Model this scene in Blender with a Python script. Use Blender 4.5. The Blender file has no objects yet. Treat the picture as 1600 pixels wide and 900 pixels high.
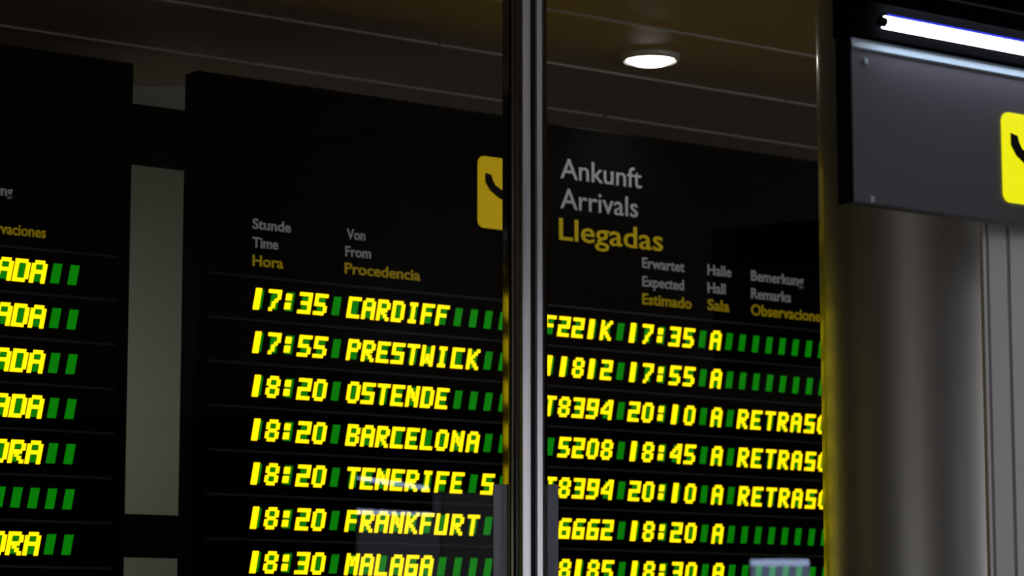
import bpy, bmesh, math, random
from mathutils import Vector, Matrix

random.seed(4)
C = bpy.context.scene.collection
S = bpy.context.scene

# ------------------------------------------------------------------ camera
FPX = 4200.0
HORIZON = 1023.0
CAMZ = 1.6
PITCH = math.atan((HORIZON - 450) / FPX)
cam = bpy.data.cameras.new('camera')
camo = bpy.data.objects.new('camera', cam)
C.objects.link(camo)
S.camera = camo
camo.location = (0, 0, CAMZ)
camo.rotation_euler = (math.pi / 2 + PITCH, 0, 0)
cam.sensor_width = 36
cam.lens = FPX * 36 / 1600
cam.clip_end = 100
cam.dof.use_dof = True
cam.dof.focus_distance = 6.6
cam.dof.aperture_fstop = 4.8

# ------------------------------------------------------------------ world, exposure
w = bpy.data.worlds.new('world')
S.world = w
w.use_nodes = True
w.node_tree.nodes['Background'].inputs[0].default_value = (0.5, 0.52, 0.6, 1)
w.node_tree.nodes['Background'].inputs[1].default_value = 0.002
S.view_settings.view_transform = 'Standard'
S.view_settings.look = 'None'
S.view_settings.gamma = 1
S.view_settings.exposure = 0
S.view_settings.use_curve_mapping = False


def ray(px, py):
    x, y = (px - 800) / FPX, (450 - py) / FPX
    c, s = math.cos(PITCH), math.sin(PITCH)
    return Vector((x, c - y * s, s + y * c))


CAM = Vector((0, 0, CAMZ))


def at_depth(px, py, Y):
    r = ray(px, py)
    return CAM + r * (Y / r.y)


def at_height(px, py, z):
    r = ray(px, py)
    return CAM + r * ((z - CAMZ) / r.z)


# direction in which the boards, the ceiling seams and the hanging sign run
dv = ray(6534, HORIZON)
D = Vector((dv.x, dv.y, 0)).normalized()
N = Vector((-D.y, D.x, 0))          # into the boards, away from the viewer
YAW = math.atan2(D.y, D.x)


class Plane:
    """upright plane through a point, running along D"""
    def __init__(self, O):
        self.O = Vector((O.x, O.y, 0))

    def __call__(self, px, py):
        r = ray(px, py)
        t = (self.O - CAM).dot(N) / r.dot(N)
        p = CAM + r * t
        return (p - self.O).dot(D), p.z

    def world(self, s, n, z):
        return self.O + D * s + N * n + Vector((0, 0, z))


# ------------------------------------------------------------------ added fill lights
def area(name, loc, size, power, col, rot=(0, 0, 0), spread=180):
    l = bpy.data.lights.new(name, 'AREA')
    l.shape = 'RECTANGLE'
    l.size, l.size_y = size
    l.energy = power
    l.color = col
    l.spread = math.radians(spread)
    o = bpy.data.objects.new(name, l)
    o.location = loc
    o.rotation_euler = rot
    C.objects.link(o)
    return o


# added fill lamps at both sides of the hall, out of view
area('hall_fill', (6.5, 0.0, 3.3), (2, 3), 26, (1.0, 0.95, 0.88), (0, math.radians(25), 0))
area('hall_fill', (-6.5, -1.5, 3.3), (2, 3), 3, (1.0, 0.93, 0.82), (0, math.radians(-25), 0))
# added fill lamp hidden behind the left board, brightening the pillar
area('pillar_fill', (-2.9, 7.7, 2.3), (0.3, 0.6), 1.9, (1.0, 0.98, 0.88), (0, math.radians(-92), math.radians(39)), 70)

# ------------------------------------------------------------------ materials
def mat(name, col, rough=0.5, metal=0.0, emit=None, es=0.0, noise=0.0, nscale=8, bump=0.0, stretch=None, spec=None):
    m = bpy.data.materials.new(name)
    m.use_nodes = True
    nt = m.node_tree
    b = nt.nodes['Principled BSDF']
    b.inputs['Base Color'].default_value = (*col, 1)
    b.inputs['Roughness'].default_value = rough
    b.inputs['Metallic'].default_value = metal
    if spec is not None:
        b.inputs['Specular IOR Level'].default_value = spec
    if emit:
        b.inputs['Emission Color'].default_value = (*emit, 1)
        b.inputs['Emission Strength'].default_value = es
    if noise or bump:
        tc = nt.nodes.new('ShaderNodeTexCoord')
        mp = nt.nodes.new('ShaderNodeMapping')
        if stretch:
            mp.inputs['Scale'].default_value = stretch
        nz = nt.nodes.new('ShaderNodeTexNoise')
        nz.inputs['Scale'].default_value = nscale
        nt.links.new(tc.outputs['Object'], mp.inputs[0])
        nt.links.new(mp.outputs[0], nz.inputs['Vector'])
        if noise:
            mx = nt.nodes.new('ShaderNodeMix')
            mx.data_type = 'RGBA'
            mx.inputs[6].default_value = (*[c * (1 - noise) for c in col], 1)
            mx.inputs[7].default_value = (*[min(1, c * (1 + noise)) for c in col], 1)
            nt.links.new(nz.outputs[0], mx.inputs[0])
            nt.links.new(mx.outputs[2], b.inputs['Base Color'])
        if bump:
            bp = nt.nodes.new('ShaderNodeBump')
            bp.inputs['Strength'].default_value = bump
            bp.inputs['Distance'].default_value = 0.002
            nt.links.new(nz.outputs[0], bp.inputs['Height'])
            nt.links.new(bp.outputs[0], b.inputs['Normal'])
    return m


def emat(name, col, es, base=None):
    return mat(name, base or tuple(c * 0.5 for c in col), 0.5, 0, col, es)


M = {}
M['black'] = mat('black_housing', (0.003, 0.003, 0.003), 0.6, noise=0.2, spec=0.1)
M['matte'] = mat('matte_black_hood', (0.0012, 0.0012, 0.0014), 0.9, noise=0.2, spec=0.02)
M['face'] = mat('black_face', (0.0015, 0.0015, 0.0015), 0.8, noise=0.2, spec=0.03)
M['rowline'] = mat('row_divider', (0.025, 0.025, 0.023), 0.5, noise=0.1)
M['led'] = emat('lit_yellow', (1.0, 0.70, 0.0), 1.5, (0.2, 0.17, 0))
M['green'] = emat('unlit_green', (0.0, 0.19, 0.0), 0.95, (0.0, 0.02, 0.0))
M['greydim'] = emat('backlit_white_text', (0.10, 0.10, 0.11), 1.0, (0.1, 0.1, 0.1))
M['greysmall'] = emat('backlit_small_white_text', (0.07, 0.07, 0.075), 1.0, (0.1, 0.1, 0.1))
M['yeltext'] = emat('backlit_yellow_text', (0.17, 0.12, 0.0), 1.0, (0.1, 0.08, 0))
M['yelsmall'] = emat('backlit_small_yellow_text', (0.115, 0.082, 0.0), 1.0, (0.1, 0.08, 0))
M['icondim'] = emat('backlit_dim_yellow', (0.30, 0.20, 0.0), 1.0, (0.1, 0.08, 0))
M['iconlit'] = emat('backlit_bright_yellow', (0.82, 0.80, 0.0), 1.0, (0.1, 0.1, 0))
M['ceiling'] = mat('brown_ceiling_panels', (0.40, 0.30, 0.22), 0.5, noise=0.08, nscale=3)
M['seam'] = mat('ceiling_seam_metal', (0.52, 0.49, 0.42), 0.4, noise=0.05)
M['floor'] = mat('polished_stone_floor', (0.30, 0.28, 0.25), 0.2, noise=0.15, nscale=5)
M['darkwall'] = mat('dark_stone_wall', (0.012, 0.012, 0.012), 0.6, noise=0.2, nscale=4, spec=0.1)
M['wall'] = mat('painted_wall', (0.16, 0.155, 0.14), 0.7, noise=0.08, nscale=4)
M['pillar'] = mat('grey_green_pillar_paint', (0.29, 0.30, 0.245), 0.7, noise=0.05, nscale=6)
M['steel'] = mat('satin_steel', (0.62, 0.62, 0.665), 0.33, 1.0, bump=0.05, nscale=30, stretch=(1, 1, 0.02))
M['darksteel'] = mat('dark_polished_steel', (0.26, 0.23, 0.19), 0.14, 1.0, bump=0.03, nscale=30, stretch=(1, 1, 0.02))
M['column'] = mat('brushed_column_steel', (0.64, 0.635, 0.62), 0.38, 1.0, noise=0.08, bump=0.05, nscale=12, stretch=(1, 1, 0.03))
_b = M['column'].node_tree.nodes['Principled BSDF']
_b.inputs['Coat Weight'].default_value = 0.5
_b.inputs['Coat Roughness'].default_value = 0.12
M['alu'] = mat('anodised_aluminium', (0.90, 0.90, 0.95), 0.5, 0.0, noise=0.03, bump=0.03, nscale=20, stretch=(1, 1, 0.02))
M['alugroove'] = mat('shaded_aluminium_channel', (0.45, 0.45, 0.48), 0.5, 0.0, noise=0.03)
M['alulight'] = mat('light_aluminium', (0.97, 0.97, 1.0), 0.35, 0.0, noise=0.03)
M['sleeve'] = mat('blue_grey_aluminium', (0.60, 0.64, 0.84), 0.5, 0.0, noise=0.05)
M['groove'] = mat('dark_rubber', (0.01, 0.01, 0.012), 0.5, noise=0.2)
M['panel'] = mat('dark_grey_sign_panel', (0.088, 0.086, 0.108), 0.42, noise=0.06, nscale=5)
M['rail'] = mat('pale_sign_rail', (0.34, 0.45, 0.55), 0.4, noise=0.04)
M['tube'] = emat('fluorescent_tube', (0.80, 0.86, 1.0), 10.5, (0.8, 0.8, 0.8))
M['bluefringe'] = emat('blue_fringe_glow', (0.05, 0.07, 1.0), 0.9, (0.0, 0.0, 0.3))  # glow put in for the blue colour fringe along the tube
M['lampdisc'] = emat('downlight_glow', (1.0, 0.95, 0.9), 9.0, (0.8, 0.8, 0.8))
M['lamptrim'] = mat('white_trim_ring', (0.6, 0.58, 0.55), 0.35, noise=0.03)
M['glow_pane'] = emat('fill_glow', (0.96, 0.96, 1.0), 2.1, (0.3, 0.3, 0.3))  # emission of the added panes that brighten the steel
M['glow_pane_dim'] = emat('dim_fill_glow', (1.0, 0.97, 0.92), 0.42, (0.3, 0.3, 0.3))
M['bluelight'] = emat('blue_white_lamp', (0.55, 0.68, 1.0), 12.5, (0.5, 0.5, 0.5))
M['bluelow'] = emat('blue_grey_screen', (0.45, 0.58, 0.9), 3.8, (0.2, 0.2, 0.2))
M['greyglow'] = emat('dim_grey_screen', (0.6, 0.62, 0.75), 0.6, (0.1, 0.1, 0.1))


def glass_mat():
    m = bpy.data.materials.new('clear_partition_glass')
    m.use_nodes = True
    nt = m.node_tree
    nt.nodes.clear()
    out = nt.nodes.new('ShaderNodeOutputMaterial')
    mix = nt.nodes.new('ShaderNodeMixShader')
    tr = nt.nodes.new('ShaderNodeBsdfTransparent')
    tr.inputs[0].default_value = (0.985, 0.99, 0.985, 1)
    gl = nt.nodes.new('ShaderNodeBsdfGlossy')
    gl.inputs['Roughness'].default_value = 0.0
    fr = nt.nodes.new('ShaderNodeFresnel')
    fr.inputs[0].default_value = 1.36
    nt.links.new(fr.outputs[0], mix.inputs[0])
    nt.links.new(tr.outputs[0], mix.inputs[1])
    nt.links.new(gl.outputs[0], mix.inputs[2])
    nt.links.new(mix.outputs[0], out.inputs[0])
    return m


M['glass'] = glass_mat()


# ------------------------------------------------------------------ mesh helpers
def link(name, bm, m, parent=None, smooth=False):
    me = bpy.data.meshes.new(name)
    bmesh.ops.recalc_face_normals(bm, faces=bm.faces)
    bm.to_mesh(me)
    bm.free()
    if smooth:
        for p in me.polygons:
            p.use_smooth = True
        try:
            me.set_sharp_from_angle(angle=math.radians(35))
        except Exception:
            pass
    for mm in (m if isinstance(m, (list, tuple)) else [m]):
        me.materials.append(mm)
    o = bpy.data.objects.new(name, me)
    C.objects.link(o)
    if parent:
        o.parent = parent
    return o


def box(bm, x0, x1, y0, y1, z0, z1, bev=0.0):
    t = bmesh.new()
    bmesh.ops.create_cube(t, size=1)
    for v in t.verts:
        v.co = Vector(((x0 + x1) / 2 + v.co.x * (x1 - x0), (y0 + y1) / 2 + v.co.y * (y1 - y0), (z0 + z1) / 2 + v.co.z * (z1 - z0)))
    if bev:
        bmesh.ops.bevel(t, geom=list(t.edges), offset=bev, segments=2, profile=0.5, affect='EDGES')
    join(bm, t)


def join(bm, t):
    me = bpy.data.meshes.new('t')
    t.to_mesh(me)
    t.free()
    bm.from_mesh(me)
    bpy.data.meshes.remove(me)


def prism(bm, pts, a0, a1, axis='z'):
    """closed outline pts extruded from a0 to a1; axis z: pts=(x,y); axis y: pts=(x,z)"""
    def co(p, a):
        return (p[0], p[1], a) if axis == 'z' else (p[0], a, p[1])
    lo = [bm.verts.new(co(p, a0)) for p in pts]
    hi = [bm.verts.new(co(p, a1)) for p in pts]
    n = len(pts)
    for i in range(n):
        bm.faces.new((lo[i], lo[(i + 1) % n], hi[(i + 1) % n], hi[i]))
    bm.faces.new(lo)
    bm.faces.new(hi)


def cyl(bm, p0, p1, r, seg=20):
    p0, p1 = Vector(p0), Vector(p1)
    d = p1 - p0
    t = bmesh.new()
    bmesh.ops.create_cone(t, cap_ends=True, segments=seg, radius1=r, radius2=r, depth=d.length)
    q = d.to_track_quat('Z', 'Y').to_matrix().to_4x4()
    bmesh.ops.transform(t, matrix=Matrix.Translation((p0 + p1) / 2) @ q, verts=t.verts)
    join(bm, t)


def lathe(bm, prof, seg=48):
    rings = []
    for r, z in prof:
        if r < 1e-6:
            rings.append([bm.verts.new((0, 0, z))])
        else:
            rings.append([bm.verts.new((r * math.cos(2 * math.pi * i / seg), r * math.sin(2 * math.pi * i / seg), z)) for i in range(seg)])
    for a, b in zip(rings, rings[1:]):
        for i in range(seg):
            j = (i + 1) % seg
            q = [a[i % len(a)], a[j % len(a)], b[j % len(b)], b[i % len(b)]]
            q = list(dict.fromkeys(q))
            if len(q) > 2:
                bm.faces.new(q)


def rounded(x0, x1, z0, z1, r, n=6):
    pts = []
    for cx, cz, a in ((x1 - r, z1 - r, 0), (x0 + r, z1 - r, 90), (x0 + r, z0 + r, 180), (x1 - r, z0 + r, 270)):
        for i in range(n + 1):
            t = math.radians(a + 90 * i / n)
            pts.append((cx + r * math.cos(t), cz + r * math.sin(t)))
    return pts


def text_bm(body, x, y, z, h, width=None, align='LEFT', squeeze=0.8, bold=0.0):
    """lettering standing in the local xz plane, facing -y; h is the cap height"""
    cu = bpy.data.curves.new('lettering', 'FONT')
    cu.body = body
    cu.extrude = 0.004
    cu.offset = bold
    cu.size = 1.0
    cu.resolution_u = 3
    o = bpy.data.objects.new('lettering', cu)
    C.objects.link(o)
    dg = bpy.context.evaluated_depsgraph_get()
    me = bpy.data.meshes.new_from_object(o.evaluated_get(dg))
    bpy.data.objects.remove(o)
    bpy.data.curves.remove(cu)
    bm = bmesh.new()
    bm.from_mesh(me)
    bpy.data.meshes.remove(me)
    xs = [v.co.x for v in bm.verts]
    x0, x1 = min(xs), max(xs)
    k = h / 0.70
    kx = (width / (x1 - x0)) if width else k * squeeze
    wd = (x1 - x0) * kx
    off = x if align == 'LEFT' else x - wd
    n0 = len(bm.faces)
    for v in bm.verts:
        v.co = Vector((off + (v.co.x - x0) * kx, y + (0.0012 if v.co.z < 0 else -0.0012), z + v.co.y * k))
    # the thin film the word is printed on
    box(bm, off - 0.004, off + wd + 0.004, y + 0.0006, y + 0.0016, z - 0.28 * h, z + 1.12 * h)
    bm.faces.ensure_lookup_table()
    for i, f in enumerate(bm.faces):
        f.material_index = 0 if i < n0 else 1
    return bm


def thing(name, label, cat, loc=(0, 0, 0), rz=0.0, group=None):
    o = bpy.data.objects.new(name, None)
    o.empty_display_size = 0.1
    C.objects.link(o)
    o.location = loc
    o.rotation_euler = (0, 0, rz)
    o['label'] = label
    o['category'] = cat
    if group:
        o['group'] = group
    return o


def struct(name, bm, m, smooth=False):
    o = link(name, bm, m, None, smooth)
    o['kind'] = 'structure'
    return o


# ------------------------------------------------------------------ the hall
CEIL = 3.55
X0, X1, Y0, Y1 = -9.0, 9.0, -9.0, 17.0
b = bmesh.new(); box(b, X0 - .2, X1 + .2, Y0 - .2, Y1 + .2, -0.2, 0); struct('floor', b, M['floor'])
b = bmesh.new(); box(b, X0 - .2, X1 + .2, Y0 - .2, Y1 + .2, CEIL, CEIL + 0.2); struct('ceiling', b, M['ceiling'])
b = bmesh.new(); box(b, X0 - .2, X0, Y0, Y1, 0, CEIL); struct('wall_left', b, M['wall'])
b = bmesh.new(); box(b, X1, X1 + .2, Y0, Y1, 0, CEIL); struct('wall_right', b, M['wall'])
b = bmesh.new(); box(b, X0, X1, Y1, Y1 + .2, 0, CEIL); struct('wall_far', b, M['wall'])
b = bmesh.new(); box(b, X0, X1, Y0 - .2, Y0, 0, CEIL); struct('wall_back', b, M['darkwall'])

# seams between the long ceiling panels, equally spaced and parallel to the boards
q1 = (at_height(1100, 57, CEIL)).dot(N)
q2 = (at_height(1100, 137, CEIL)).dot(N)
dq = q2 - q1
k = 0
for i in range(-6, 5):
    q = q1 + i * dq
    b = bmesh.new()
    for j in range(-5, 7):
        x0 = j * 1.5 + 0.006 + 0.35 * (i % 2)
        box(b, x0, x0 + 1.488, q - 0.009, q + 0.009, CEIL - 0.006, CEIL + 0.001)
    k += 1
    o = struct('trim_%d' % k, b, M['seam'])
    o.rotation_euler = (0, 0, YAW)


# ------------------------------------------------------------------ dot matrix lettering
G = {
 '0': "01110 10001 10001 10001 10001 10001 01110", '1': "01100 01100 01100 01100 01100 01100 01100",
 '2': "11111 00001 00001 11111 10000 10000 11111", '3': "11111 00001 00001 01111 00001 00001 11111",
 '4': "00011 00101 01001 10001 11111 00001 00001", '5': "11111 10000 10000 11110 00001 00001 11110",
 '6': "01111 10000 10000 11111 10001 10001 11111", '7': "11111 00001 00001 00010 00100 00100 01000",
 '8': "01110 10001 10001 01110 10001 10001 01110", '9': "11111 10001 10001 11111 00001 00001 11110",
 ':': "00000 01100 01100 00000 01100 01100 00000", ' ': "",
 'A': "01110 10001 10001 11111 10001 10001 10001", 'B': "11110 10001 10001 11110 10001 10001 11110",
 'C': "11111 10000 10000 10000 10000 10000 11111", 'D': "11110 10001 10001 10001 10001 10001 11110",
 'E': "11111 10000 10000 11110 10000 10000 11111", 'F': "11111 10000 10000 11110 10000 10000 10000",
 'G': "11111 10000 10000 10111 10001 10001 11111", 'I': "01110 00100 00100 00100 00100 00100 01110",
 'K': "10001 10010 10100 11000 10100 10010 10001", 'L': "10000 10000 10000 10000 10000 10000 11111",
 'M': "10001 11011 10101 10101 10001 10001 10001", 'N': "10001 11001 10101 10101 10011 10001 10001",
 'O': "01110 10001 10001 10001 10001 10001 01110", 'P': "11110 10001 10001 11110 10000 10000 10000",
 'R': "11110 10001 10001 11110 10100 10010 10001", 'S': "11111 10000 10000 11111 00001 00001 11111",
 'T': "11111 00100 00100 00100 00100 00100 00100", 'U': "10001 10001 10001 10001 10001 10001 11111",
 'W': "10001 10001 10001 10101 10101 11011 10001", 'H': "10001 10001 10001 11111 10001 10001 10001",
 'Z': "11111 00001 00010 00100 01000 10000 11111",
}
SL = 0.18      # slant of the characters


def glyph(bm, ch, cx, cz, cw, chh, y0=-0.0055, y1=-0.0033):
    g = G.get(ch, '')
    if not g:
        return
    rows = g.split()
    px, pz = cw / 5, chh / 7
    grow = 1.45
    for r, line in enumerate(rows):
        c = 0
        while c < 5:
            if line[c] == '1':
                e = c
                while e + 1 < 5 and line[e + 1] == '1':
                    e += 1
                xa = cx - cw / 2 + (c + 0.5 - grow / 2) * px
                xb = cx - cw / 2 + (e + 0.5 + grow / 2) * px
                zt = chh / 2 - r * pz + 0.12 * pz
                zb = zt - 1.24 * pz
                pts = [(xa + SL * zb, cz + zb), (xb + SL * zb, cz + zb), (xb + SL * zt, cz + zt), (xa + SL * zt, cz + zt)]
                prism(bm, pts, y0, y1, 'y')
                c = e + 1
            else:
                c += 1


def cell(bm, cx, cz, cw, chh):
    cx = cx + cw * 0.05
    w, h = cw * 0.64, chh * 0.90
    pts = [(cx - w / 2 - SL * h / 2, cz - h / 2), (cx + w / 2 - SL * h / 2, cz - h / 2),
           (cx + w / 2 + SL * h / 2, cz + h / 2), (cx - w / 2 + SL * h / 2, cz + h / 2)]
    prism(bm, pts, -0.0034, -0.0025, 'y')


def pictogram(parent, x0, x1, z0, z1, m, y=-0.001):
    b = bmesh.new()
    prism(b, rounded(x0, x1, z0, z1, (x1 - x0) * 0.09), y - 0.004, y + 0.002, 'y')
    ic = link('pictogram', b, m, parent)
    # aeroplane coming down to land, tail high on the left
    fus = [(.10, .77), (.10, .64), (.17, .53), (.30, .44), (.46, .375), (.66, .305), (.80, .25), (.88, .235), (.905, .27), (.87, .325), (.76, .385),
           (.60, .455), (.46, .51), (.34, .56), (.25, .61), (.21, .68), (.19, .75)]
    wing = [(.47, .45), (.58, .44), (.44, .17), (.38, .195)]
    wing2 = [(.50, .47), (.60, .43), (.74, .66), (.69, .68)]
    b = bmesh.new()
    for poly in (fus, wing, wing2):
        prism(b, [(x0 + u * (x1 - x0), z0 + v * (z1 - z0)) for u, v in poly], y - 0.006, y - 0.0035, 'y')
    link('aeroplane_symbol', b, M['black'], ic)
    return ic


def board_housing(parent, s0, s1, z0, z1, depth):
    b = bmesh.new()
    box(b, s0, s1, 0.002, depth, z0, z1, 0.008)
    link('housing', b, M['black'], parent)
    b = bmesh.new()
    box(b, s0 + 0.012, s1 - 0.012, -0.001, 0.004, z0 + 0.012, z1 - 0.012)
    link('front_panel', b, M['face'], parent)
    for s in (s0 + 0.25, s1 - 0.25):
        b = bmesh.new()
        box(b, s - 0.03, s + 0.03, depth * 0.5 - 0.025, depth * 0.5 + 0.025, 0.012, z0 + 0.01, 0.004)
        leg = link('leg', b, M['black'], parent)
        b = bmesh.new()
        box(b, s - 0.09, s + 0.09, depth * 0.5 - 0.2, depth * 0.5 + 0.2, 0.0, 0.015, 0.004)
        link('foot_plate', b, M['black'], leg)


def display_row(parent, s0, s1, z, fields, cw, chh, dz):
    """fields: list of (part name, [s positions], text)"""
    b = bmesh.new()
    box(b, s0, s1, -0.0024, -0.0005, z - chh * 0.66, z + chh * 0.66)
    row = link('display_row', b, M['face'], parent)
    b = bmesh.new()
    box(b, s0, s1, -0.009, -0.0005, z + dz * 0.5 - 0.0035, z + dz * 0.5 + 0.0035)
    link('row_divider', b, M['rowline'], row)
    for name, pos, txt in fields:
        tb = bmesh.new()
        g = 0.5 * (pos[1] - pos[0])
        box(tb, pos[0] - g, pos[-1] + g, -0.0027, -0.002, z - chh * 0.64, z + chh * 0.64)
        n0 = len(tb.faces)
        for p in pos:
            cell(tb, p, z, cw, chh)
        n1 = len(tb.faces)
        for p, ch in zip(pos, txt.ljust(len(pos))):
            glyph(tb, ch, p, z, cw, chh)
        tb.faces.ensure_lookup_table()
        for i, f in enumerate(tb.faces):
            f.material_index = 0 if i < n0 else (1 if i < n1 else 2)
        link(name, tb, (M['face'], M['green'], M['led']), row)


# ------------------------------------------------------------------ the middle board
P = Plane(at_depth(400, 466, 8.0))


def interp(pxs, py0=466, x0=400, slope=0.0908):
    return [P(px, py0 + slope * (px - x0))[0] for px in pxs]


zr0 = P(400, 467)[1]
dz = (zr0 - P(398, 809)[1]) / 5
CHH = zr0 - P(400, 467 + 33)[1]
cpx = interp([440, 440 + 18.5])
CW = cpx[1] - cpx[0]
S_L = P(303, 400)[0]
S_R = P(1420, 400)[0]
ZT = P(800, 181)[1]
ZB = 1.25
mid = thing('flight_information_board', 'large black arrivals board with eight lit yellow rows and arrivals heading, behind the steel post', 'flight information board', P.O, YAW)
TH = 0.075
board_housing(mid, S_L, S_R, ZB, ZT, TH)

pos_time = interp([403, 427, 451, 475.5, 500, 524])
pos_from = interp([552, 575, 598, 621, 644, 667, 690, 714, 738, 761, 784, 806, 829])
pos_flight = interp([857.5, 880, 902, 924, 946, 967.5])
pos_exp = interp([988.5, 1010, 1031.5, 1053, 1075, 1096])
pos_hall = interp([1117, 1137.5])
pos_rem = interp([1158, 1179, 1200, 1220.5, 1241, 1262, 1282, 1302, 1322, 1342])
rows = [
 ('17:35', 'CARDIFF', 'F221K', '17:35', 'A', ''),
 ('17:55', 'PRESTWICK', '11812', '17:55', 'A', ''),
 ('18:20', 'OSTENDE', 'T8394', '20:10', 'A', 'RETRASO'),
 ('18:20', 'BARCELONA', ' 5208', '18:45', 'A', 'RETRASO'),
 ('18:20', 'TENERIFE S', 'T8394', '20:10', 'A', 'RETRASO'),
 ('18:20', 'FRANKFURT', ' 6662', '18:20', 'A', ''),
 ('18:30', 'MALAGA', ' 8185', '18:30', 'A', ''),
 ('18:35', 'MADRID', ' 3102', '18:35', 'A', ''),
]
for i, r in enumerate(rows):
    display_row(mid, S_L + 0.05, S_R - 0.05, zr0 - i * dz,
                [('scheduled_time', pos_time, r[0]), ('origin_city', pos_from, r[1]), ('flight_number', pos_flight, r[2]),
                 ('expected_time', pos_exp, r[3]), ('hall_letter', pos_hall, r[4]), ('remark', pos_rem, r[5])], CW, CHH, dz)


def words(parent, name, lines, plane, m_white, m_yellow, align='LEFT', bold=0.0):
    """lines: (text, px, base_py, cap_px, width_px, yellow)"""
    for body, px, py, cap, wpx, yel in lines:
        s, z = plane(px, py)
        h = z - plane(px, py + cap)[1]
        x1 = plane(px + wpx, py + 0.1 * wpx)[0] if align == 'LEFT' else plane(px - wpx, py - 0.1 * wpx)[0]
        bm = text_bm(body, s, -0.002, z, h, abs(x1 - s), align, bold=bold)
        link(name, bm, (m_yellow if yel else m_white, M['face']), parent)


words(mid, 'board_title', [('Ankunft', 875, 278, 32, 127, 0), ('Arrivals', 875, 325, 32, 121, 0)], P, M['greydim'], M['yeltext'], bold=0.004)
words(mid, 'board_title', [('Llegadas', 873, 374, 34, 162, 1)], P, M['greydim'], M['yeltext'], bold=0.008)
words(mid, 'column_heading', [
    ('Stunde', 394, 357, 16, 60, 0), ('Time', 394, 386, 16, 40, 0), ('Hora', 394, 415, 17, 48, 1),
    ('Von', 541, 373, 16, 29, 0), ('From', 539, 400, 16, 40, 0), ('Procedencia', 538, 427, 17, 118, 1),
    ('Erwartet', 1003, 418, 16, 66, 0), ('Expected', 1003, 447, 16, 65, 0), ('Estimado', 1003, 475, 17, 77, 1),
    ('Halle', 1105, 429, 16, 37, 0), ('Hall', 1105, 457, 16, 28, 0), ('Sala', 1105, 484, 17, 34, 1),
    ('Bemerkung', 1173, 438, 16, 82, 0), ('Remarks', 1173, 466, 16, 62, 0), ('Observaciones', 1173, 492, 17, 116, 1)],
    P, M['greysmall'], M['yelsmall'], bold=0.02)
xa, za = P(746, 243)
xb, zb = P(850, 243)
pictogram(mid, xa, xb, P(746, 355)[1], za, M['icondim'])

# ------------------------------------------------------------------ the left board
sL1 = P(205, 400)[0]
sL0 = sL1 - 2.3
left = thing('flight_information_board', 'black board cut off at the left picture edge, lit words ending ADA and ORA', 'flight information board', P.O, YAW)
ZTL = P(100, 82)[1]
board_housing(left, sL0, sL1, ZB, ZTL, TH)
lz0 = P(60, 425)[1]
ldz = (lz0 - P(57, 850)[1]) / 6
lp = [P(x, 430)[0] for x in (-76, -49, -21, 6, 32.5, 59, 86, 113)]
pre = [lp[0] - 0.068 * k for k in range(24, 0, -1)]
lrows = ['LLEGADA', 'LLEGADA', 'LLEGADA', 'LLEGADA', ' DEMORA', '', ' DEMORA', '']
for i, t in enumerate(lrows):
    t = t.rjust(6 + 0)[-6:]
    display_row(left, sL0 + 0.05, sL1 - 0.05, lz0 - i * ldz,
                [('flight_details', pre[:12], ('18:%d0 A' % (i % 6)).ljust(8)), ('remark', pre[12:] + lp, (' ' * 12) + t)], CW * 1.05, CHH, ldz)
for body, px, py, cap, wpx, yel in [('Bemerkung', 19, 307, 16, 88, 0), ('Remarks', -4, 335, 16, 66, 0), ('Observaciones', 71, 372, 17, 124, 1)]:
    s, z = P(px, py)
    s0_, _ = P(px - wpx, py - 13)
    h = z - P(px, py + cap)[1]
    link('column_heading', text_bm(body, s, -0.002, z, h, s - s0_, 'RIGHT', bold=0.02), (M['yelsmall'] if yel else M['greysmall'], M['face']), left)

# crossbars tying the two boards together across the gap
gA, gB = sL1 + 0.001, S_L + 0.0
for nm, pa, pb, lab in (('crossbar', 165, 257, 'upper black crossbar joining the two boards above the grey pillar strip'),
                        ('crossbar', 804, 871, 'lower black crossbar across the gap between the two boards')):
    z1, z0 = P(248, pa)[1], P(248, pb)[1]
    b = bmesh.new()
    box(b, gA, gB, 0.012, 0.055, z0, z1, 0.004)
    o = link(nm, b, M['black'])
    o.location = P.O
    o.rotation_euler = (0, 0, YAW)
    o['label'] = lab
    o['category'] = 'crossbar'
    o['group'] = 'crossbars between the boards'

# ------------------------------------------------------------------ grey pillar seen through the gap
pc = at_depth(250, 450, 9.1)
pl = thing('pillar', 'plain grey-green painted pillar showing in the gap between the two boards', 'pillar', (pc.x, pc.y, 0), 0)
b = bmesh.new(); box(b, -0.13, 0.13, 0, 0.3, 0.0, CEIL, 0.006); link('shaft', b, M['pillar'], pl)
b = bmesh.new(); box(b, -0.15, 0.15, -0.02, 0.32, 0.0, 0.12, 0.006); link('base', b, M['alu'], pl)

# ------------------------------------------------------------------ downlights
def downlight(loc, label, group='round downlights in the ceiling', power=9):
    t = thing('downlight', label, 'ceiling light', loc, 0, group)
    b = bmesh.new()
    lathe(b, [(0.078, 0.0), (0.100, 0.0), (0.098, -0.010), (0.088, -0.018), (0.080, -0.014), (0.078, 0.0)])
    link('trim_ring', b, M['lamptrim'], t, True)
    b = bmesh.new()
    lathe(b, [(0.0, -0.034), (0.03, -0.032), (0.055, -0.026), (0.072, -0.016), (0.079, -0.006), (0.079, 0.0), (0.0, 0.0)])
    link('diffuser', b, M['lampdisc'], t, True)
    l = bpy.data.lights.new('lamp_beam', 'SPOT')
    l.energy = power
    l.spot_size = math.radians(120)
    l.spot_blend = 0.6
    l.shadow_soft_size = 0.06
    l.color = (1.0, 0.9, 0.76)
    lo = bpy.data.objects.new('lamp_beam', l)
    C.objects.link(lo)
    lo.parent = t
    lo.location = (0, 0, -0.05)
    return t


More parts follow.
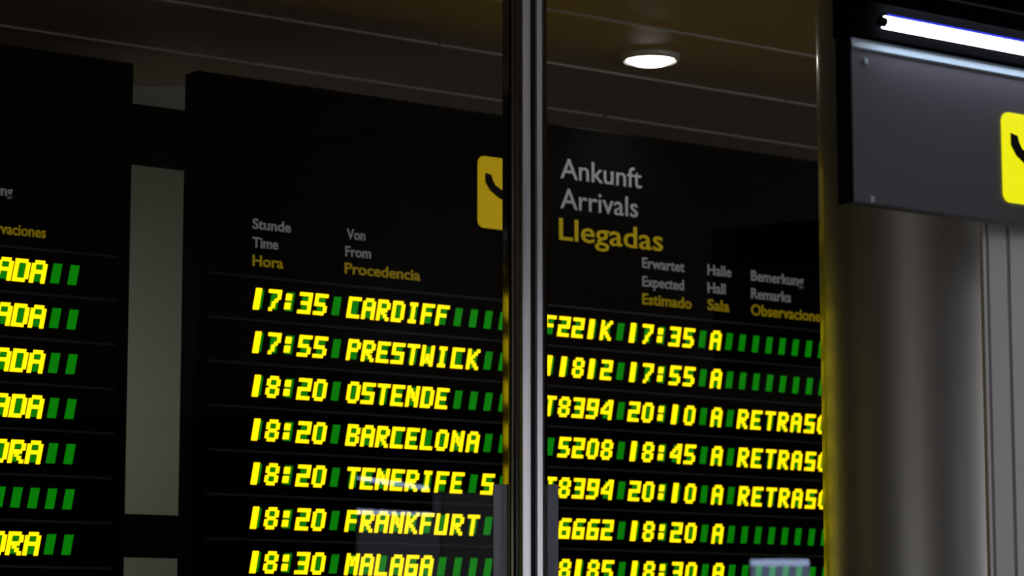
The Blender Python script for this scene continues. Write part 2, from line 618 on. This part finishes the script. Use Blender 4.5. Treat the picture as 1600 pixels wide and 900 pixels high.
dl = at_height(1016, 88, CEIL)
downlight((dl.x, dl.y, CEIL), 'glowing round downlight in the ceiling above the arrivals heading')
DL = ['round downlight nearest the left end of the glass partition', 'round downlight midway down the hall, left side',
      'round downlight midway down the hall, right side', 'round downlight nearest the right end of the partition',
      'round downlight at the far left back corner of the hall', 'round downlight close to the right hand side wall',
      'round downlight at the far right back corner of the hall']
downlight((1.7, 7.0, CEIL), 'added unseen round downlight just beyond the glass partition, brightening the ceiling', power=16)  # lamp added out of view to lift the ceiling ahead
for i, (x, y) in enumerate([(-3.0, 2.6), (-4.2, -2.4), (4.3, -2.4), (3.2, 2.4), (-5.4, -6.2), (6.4, 0.2), (5.4, -6.2)]):
    downlight((x, y, CEIL), DL[i], power=3 if y < 0 else 10)

# ------------------------------------------------------------------ glass partition with the steel post
YG = 6.575
YP = YG - 0.036      # the glass panes sit just in front of the post's flank
YC = 6.6
pcx = at_depth(820, 450, YG).x
k = YG / FPX * 1.009          # metres per pixel at the partition
PXW = lambda px: (px - 820) * k
post = thing('partition_post', 'tall twin-ribbed satin steel post standing before the arrivals board', 'post', (pcx, YG, 0))
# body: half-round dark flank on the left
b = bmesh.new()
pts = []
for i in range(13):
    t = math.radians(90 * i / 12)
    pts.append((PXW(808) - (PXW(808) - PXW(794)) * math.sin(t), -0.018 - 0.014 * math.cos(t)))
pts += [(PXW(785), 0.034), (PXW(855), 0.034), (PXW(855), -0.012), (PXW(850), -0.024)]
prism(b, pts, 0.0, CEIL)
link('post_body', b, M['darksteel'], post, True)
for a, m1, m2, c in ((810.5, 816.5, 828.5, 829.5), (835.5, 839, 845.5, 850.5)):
    # shallow faceted profile, its wide facet turned towards the right-hand glowing panes
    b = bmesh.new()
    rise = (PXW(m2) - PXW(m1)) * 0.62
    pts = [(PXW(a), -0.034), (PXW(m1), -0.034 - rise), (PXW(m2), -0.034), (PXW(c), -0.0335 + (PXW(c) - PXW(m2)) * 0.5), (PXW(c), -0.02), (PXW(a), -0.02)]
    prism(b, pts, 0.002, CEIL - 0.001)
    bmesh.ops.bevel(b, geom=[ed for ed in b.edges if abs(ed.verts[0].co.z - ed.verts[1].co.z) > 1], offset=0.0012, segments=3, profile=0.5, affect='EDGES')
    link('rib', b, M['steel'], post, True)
b = bmesh.new(); box(b, PXW(829.5), PXW(835.5), -0.033, -0.02, 0.003, CEIL - 0.002); link('gasket', b, M['groove'], post)
zs = at_depth(780, 757, YG).z
b = bmesh.new(); box(b, PXW(771), PXW(871.5), -0.012, 0.036, 0.004, zs, 0.003); link('sleeve', b, M['sleeve'], post)

ccx = at_depth(1492, 450, YC).x
CR = (ccx - at_depth(1281, 450, YC).x) * 0.995
b = bmesh.new(); box(b, -3.6, pcx + PXW(793), YP, YP + 0.008, 0.0, CEIL); struct('window_1', b, M['glass'])
b = bmesh.new(); box(b, pcx + PXW(851), ccx - math.sqrt(CR ** 2 - (YC - YP - 0.004) ** 2) + 0.003, YP, YP + 0.008, 0.0, CEIL); struct('window_2', b, M['glass'])

# ------------------------------------------------------------------ round column
col = thing('column', 'broad round brushed steel column catching amber reflections of the arrivals board', 'column', (ccx, YC, 0))
b = bmesh.new(); lathe(b, [(0, 0.0), (CR, 0.0), (CR, CEIL), (0, CEIL)], 96); link('cladding', b, M['column'], col, True)
b = bmesh.new(); lathe(b, [(CR + .001, 0.0), (CR + 0.012, 0.0), (CR + 0.012, 0.14), (CR + .001, 0.145)], 96); link('base_ring', b, M['darksteel'], col, True)

# ------------------------------------------------------------------ grooved aluminium door jamb on the right
YJ = 5.45
jx = at_depth(1540, 600, YJ).x
kj = YJ / FPX * 1.009
J = lambda px: (px - 1540) * kj
jamb = thing('door_jamb', 'pale grooved aluminium upright at the right edge, under the hanging sign', 'door frame', (jx, YJ, 0))
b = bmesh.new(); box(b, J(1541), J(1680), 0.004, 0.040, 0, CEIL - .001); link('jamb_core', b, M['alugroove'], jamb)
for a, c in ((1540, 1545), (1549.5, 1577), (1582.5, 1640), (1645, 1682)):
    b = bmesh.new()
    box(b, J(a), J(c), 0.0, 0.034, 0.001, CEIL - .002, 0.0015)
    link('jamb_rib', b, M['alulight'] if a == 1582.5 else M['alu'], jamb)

# ------------------------------------------------------------------ hanging sign with its tube light
Q = Plane(at_depth(1329, 200, 4.95))
sg = thing('hanging_sign', 'dark grey hanging sign with yellow arrivals pictogram, lit by a tube along its top', 'sign', Q.O, YAW)
SW = 1.05
z_top = Q(1329, 58)[1]
z_bot = Q(1329, 314)[1]
th = 0.035
b = bmesh.new(); box(b, 0.004, SW, 0.0, th, z_bot, z_top - 0.016, 0.003); link('sign_panel', b, M['panel'], sg)
b = bmesh.new()
prism(b, [(0.0, z_bot - 0.002), (0.004, z_bot - 0.002), (0.004, z_top), (0.0, z_top)], -0.002, th + 0.002, 'y')
link('end_cap', b, M['black'], sg)
# sloping pale rail along the top of the panel
b = bmesh.new()
rail = [(-0.002, z_top - 0.020), (-0.005, z_top - 0.018), (-0.001, z_top), (th, z_top), (th, z_top - 0.020)]
lo = [b.verts.new((0.004, y, z)) for y, z in rail]
hi = [b.verts.new((SW, y, z)) for y, z in rail]
for i in range(5):
    b.faces.new((lo[i], lo[(i + 1) % 5], hi[(i + 1) % 5], hi[i]))
b.faces.new(lo); b.faces.new(hi)
link('top_rail', b, M['rail'], sg)
# small fixings on the panel
for px, py in ((1352, 96), (1362, 311)):
    s, z = Q(px, py)
    b = bmesh.new(); box(b, s - 0.005, s + 0.005, -0.003, 0.001, z - 0.006, z + 0.006, 0.001); link('fixing_clip', b, M['rail'], sg)
s0, z0 = Q(1567, 315)
s1, z1 = Q(1567, 175)
pictogram(sg, s0, s0 + (z1 - z0) * 1.15, z0, z1, M['iconlit'])
# tube and black hood over the sign
zt = Q(1365, 41)[1]
st = Q(1365, 41)[0]
b = bmesh.new(); cyl(b, (st, -0.03, zt + 0.002), (SW - 0.03, -0.03, zt + 0.002), 0.012, 24)
link('tube_lamp', b, M['tube'], sg, True)
b = bmesh.new(); cyl(b, (st - 0.014, -0.03, zt + 0.002), (st, -0.03, zt + 0.002), 0.0095, 20); link('tube_cap', b, M['matte'], sg)
b = bmesh.new(); cyl(b, (st + 0.006, -0.034, zt + 0.0148), (SW - 0.03, -0.034, zt + 0.0148), 0.0032, 12); link('blue_fringe_glow', b, M['bluefringe'], sg, True)  # added strip imitating the blue fringe above the tube, no separate lamp
hz1 = Q(1600, 8)[1]
b = bmesh.new()
box(b, -0.006, SW + 0.01, -0.012, th + 0.004, z_top + 0.002, hz1, 0.003)
box(b, -0.006, SW + 0.01, -0.062, -0.006, zt + 0.026, hz1 - 0.002, 0.003)
link('hood', b, M['matte'], sg)
zl = Q(1500, 20)[1]
b = bmesh.new(); box(b, 0.10, SW, -0.065, -0.061, zl - 0.002, zl + 0.002); link('hood_edge_highlight', b, M['rowline'], sg)  # grey strip standing in for the highlight on the hood's upper edge
for s in (0.55, 0.95):
    b = bmesh.new(); cyl(b, (s, 0.01, hz1 - 0.005), (s, 0.01, CEIL), 0.008, 14); link('hanging_rod', b, M['black'], sg, True)

# ------------------------------------------------------------------ things behind the viewer that the glass mirrors
def mirrored(px, py, Y):
    v = at_depth(px, py, 2 * YP - Y)
    return Vector((v.x, Y, v.z))


# lit display hanging over the desk (mirrored low in the right pane)
a = mirrored(1173, 874, -6.0); c = mirrored(1264, 874, -6.0)
t = thing('display_screen', 'blue-white lit display mirrored low in the right glass pane', 'screen', (a.x, -6.0, 0))
wd = c.x - a.x
b = bmesh.new(); box(b, 0, wd, -0.05, -0.006, a.z - 0.34, a.z + 0.004, 0.004); link('screen_housing', b, M['black'], t)
b = bmesh.new(); box(b, 0.0, wd, -0.006, 0.004, a.z - 0.045, a.z); link('lit_strip', b, M['bluelight'], t)
b = bmesh.new(); box(b, 0.0, wd, -0.006, 0.002, a.z - 0.33, a.z - 0.047); link('screen', b, M['bluelow'], t)
b = bmesh.new(); cyl(b, (wd / 2, -0.03, 0), (wd / 2, -0.03, a.z - 0.33), 0.02); link('stand', b, M['black'], t, True)

# wide lit counter sign (mirrored in the left pane over the lower rows)
a = mirrored(558, 795, -5.5); c = mirrored(684, 803, -5.5)
t = thing('light_box', 'grey light box with blue-white top edge mirrored in the left glass pane', 'light box', (a.x, -5.5, 0))
wd = c.x - a.x
b = bmesh.new(); box(b, 0, wd, -0.06, -0.006, 0.0, a.z, 0.004); link('box_body', b, M['black'], t)
b = bmesh.new(); prism(b, [(0, a.z - 0.035), (wd, c.z - 0.008), (wd, c.z), (0, a.z)], -0.006, 0.004, 'y'); link('lit_edge', b, M['bluelight'], t)
b = bmesh.new(); box(b, 0, wd, -0.006, 0.003, 0.02, c.z - 0.03); link('lit_face', b, M['greyglow'], t)
a2 = mirrored(558, 744, -5.5); c2 = mirrored(672, 760, -5.5)
b = bmesh.new(); prism(b, [(0, a2.z - 0.025), (wd * .88, c2.z - 0.022), (wd * .88, c2.z), (0, a2.z)], -0.006, 0.004, 'y'); link('upper_lit_edge', b, M['bluelight'], t)
b = bmesh.new(); box(b, 0.05, 0.07, -0.05, -0.006, a.z - 0.02, a2.z); link('bracket', b, M['black'], t)

a = mirrored(677, 768, -5.2); c = mirrored(772, 775, -5.2)
t = thing('advertising_panel', 'dim grey upright panel mirrored in the glass just left of the post', 'panel', (a.x, -5.2, 0))
wd = c.x - a.x
b = bmesh.new(); box(b, 0, wd, -0.06, -0.006, 0.0, a.z, 0.004); link('panel_body', b, M['black'], t)
b = bmesh.new(); box(b, 0.0, 0.05, -0.006, 0.006, 0.02, a.z - 0.004); link('bright_edge', b, M['greyglow'], t)
b = bmesh.new(); box(b, 0.06, wd, -0.006, 0.003, 0.02, a.z - 0.004); link('lit_face', b, mat('dim_panel_face', (0.1, 0.1, 0.1), 0.5, 0, (0.5, 0.5, 0.55), 0.42), t)

# added unseen glowing panes on the walls, reflected in post and column
def glow_pane(x, y, rz, wdt, lab, glow='glow_pane'):
    t = thing('fill_panel', lab, 'glowing pane', (x, y, 0), rz, 'added glowing panes around the hall')
    b = bmesh.new(); box(b, 0, wdt, -0.03, -0.005, 0.3, 2.6); link('fill_pane', b, M[glow], t)
    b = bmesh.new()
    for xx in (0, wdt / 2, wdt):
        box(b, xx - 0.03, xx + 0.03, -0.06, 0.0, 0, 2.7)
    for zz in (0.15, 2.7):
        box(b, -0.03, wdt + 0.03, -0.06, 0.0, zz - 0.04, zz + 0.04)
    link('fill_frame', b, M['black'], t)


glow_pane(9.0, -5.3, -math.pi / 2, 3.4, 'added glowing pane on the right wall, nearest the back corner')
glow_pane(9.0, -1.4, -math.pi / 2, 3.6, 'added glowing pane on the right wall, middle one of three')
glow_pane(9.0, 2.9, -math.pi / 2, 4.0, 'added glowing pane on the right wall, nearest the glass partition')
glow_pane(8.7, -9.0, math.pi, 4.6, 'added glowing pane on the back wall of the hall')
glow_pane(-9.0, -7.6, math.pi / 2, 7.6, 'added dim glowing pane on the left wall of the hall', 'glow_pane_dim')
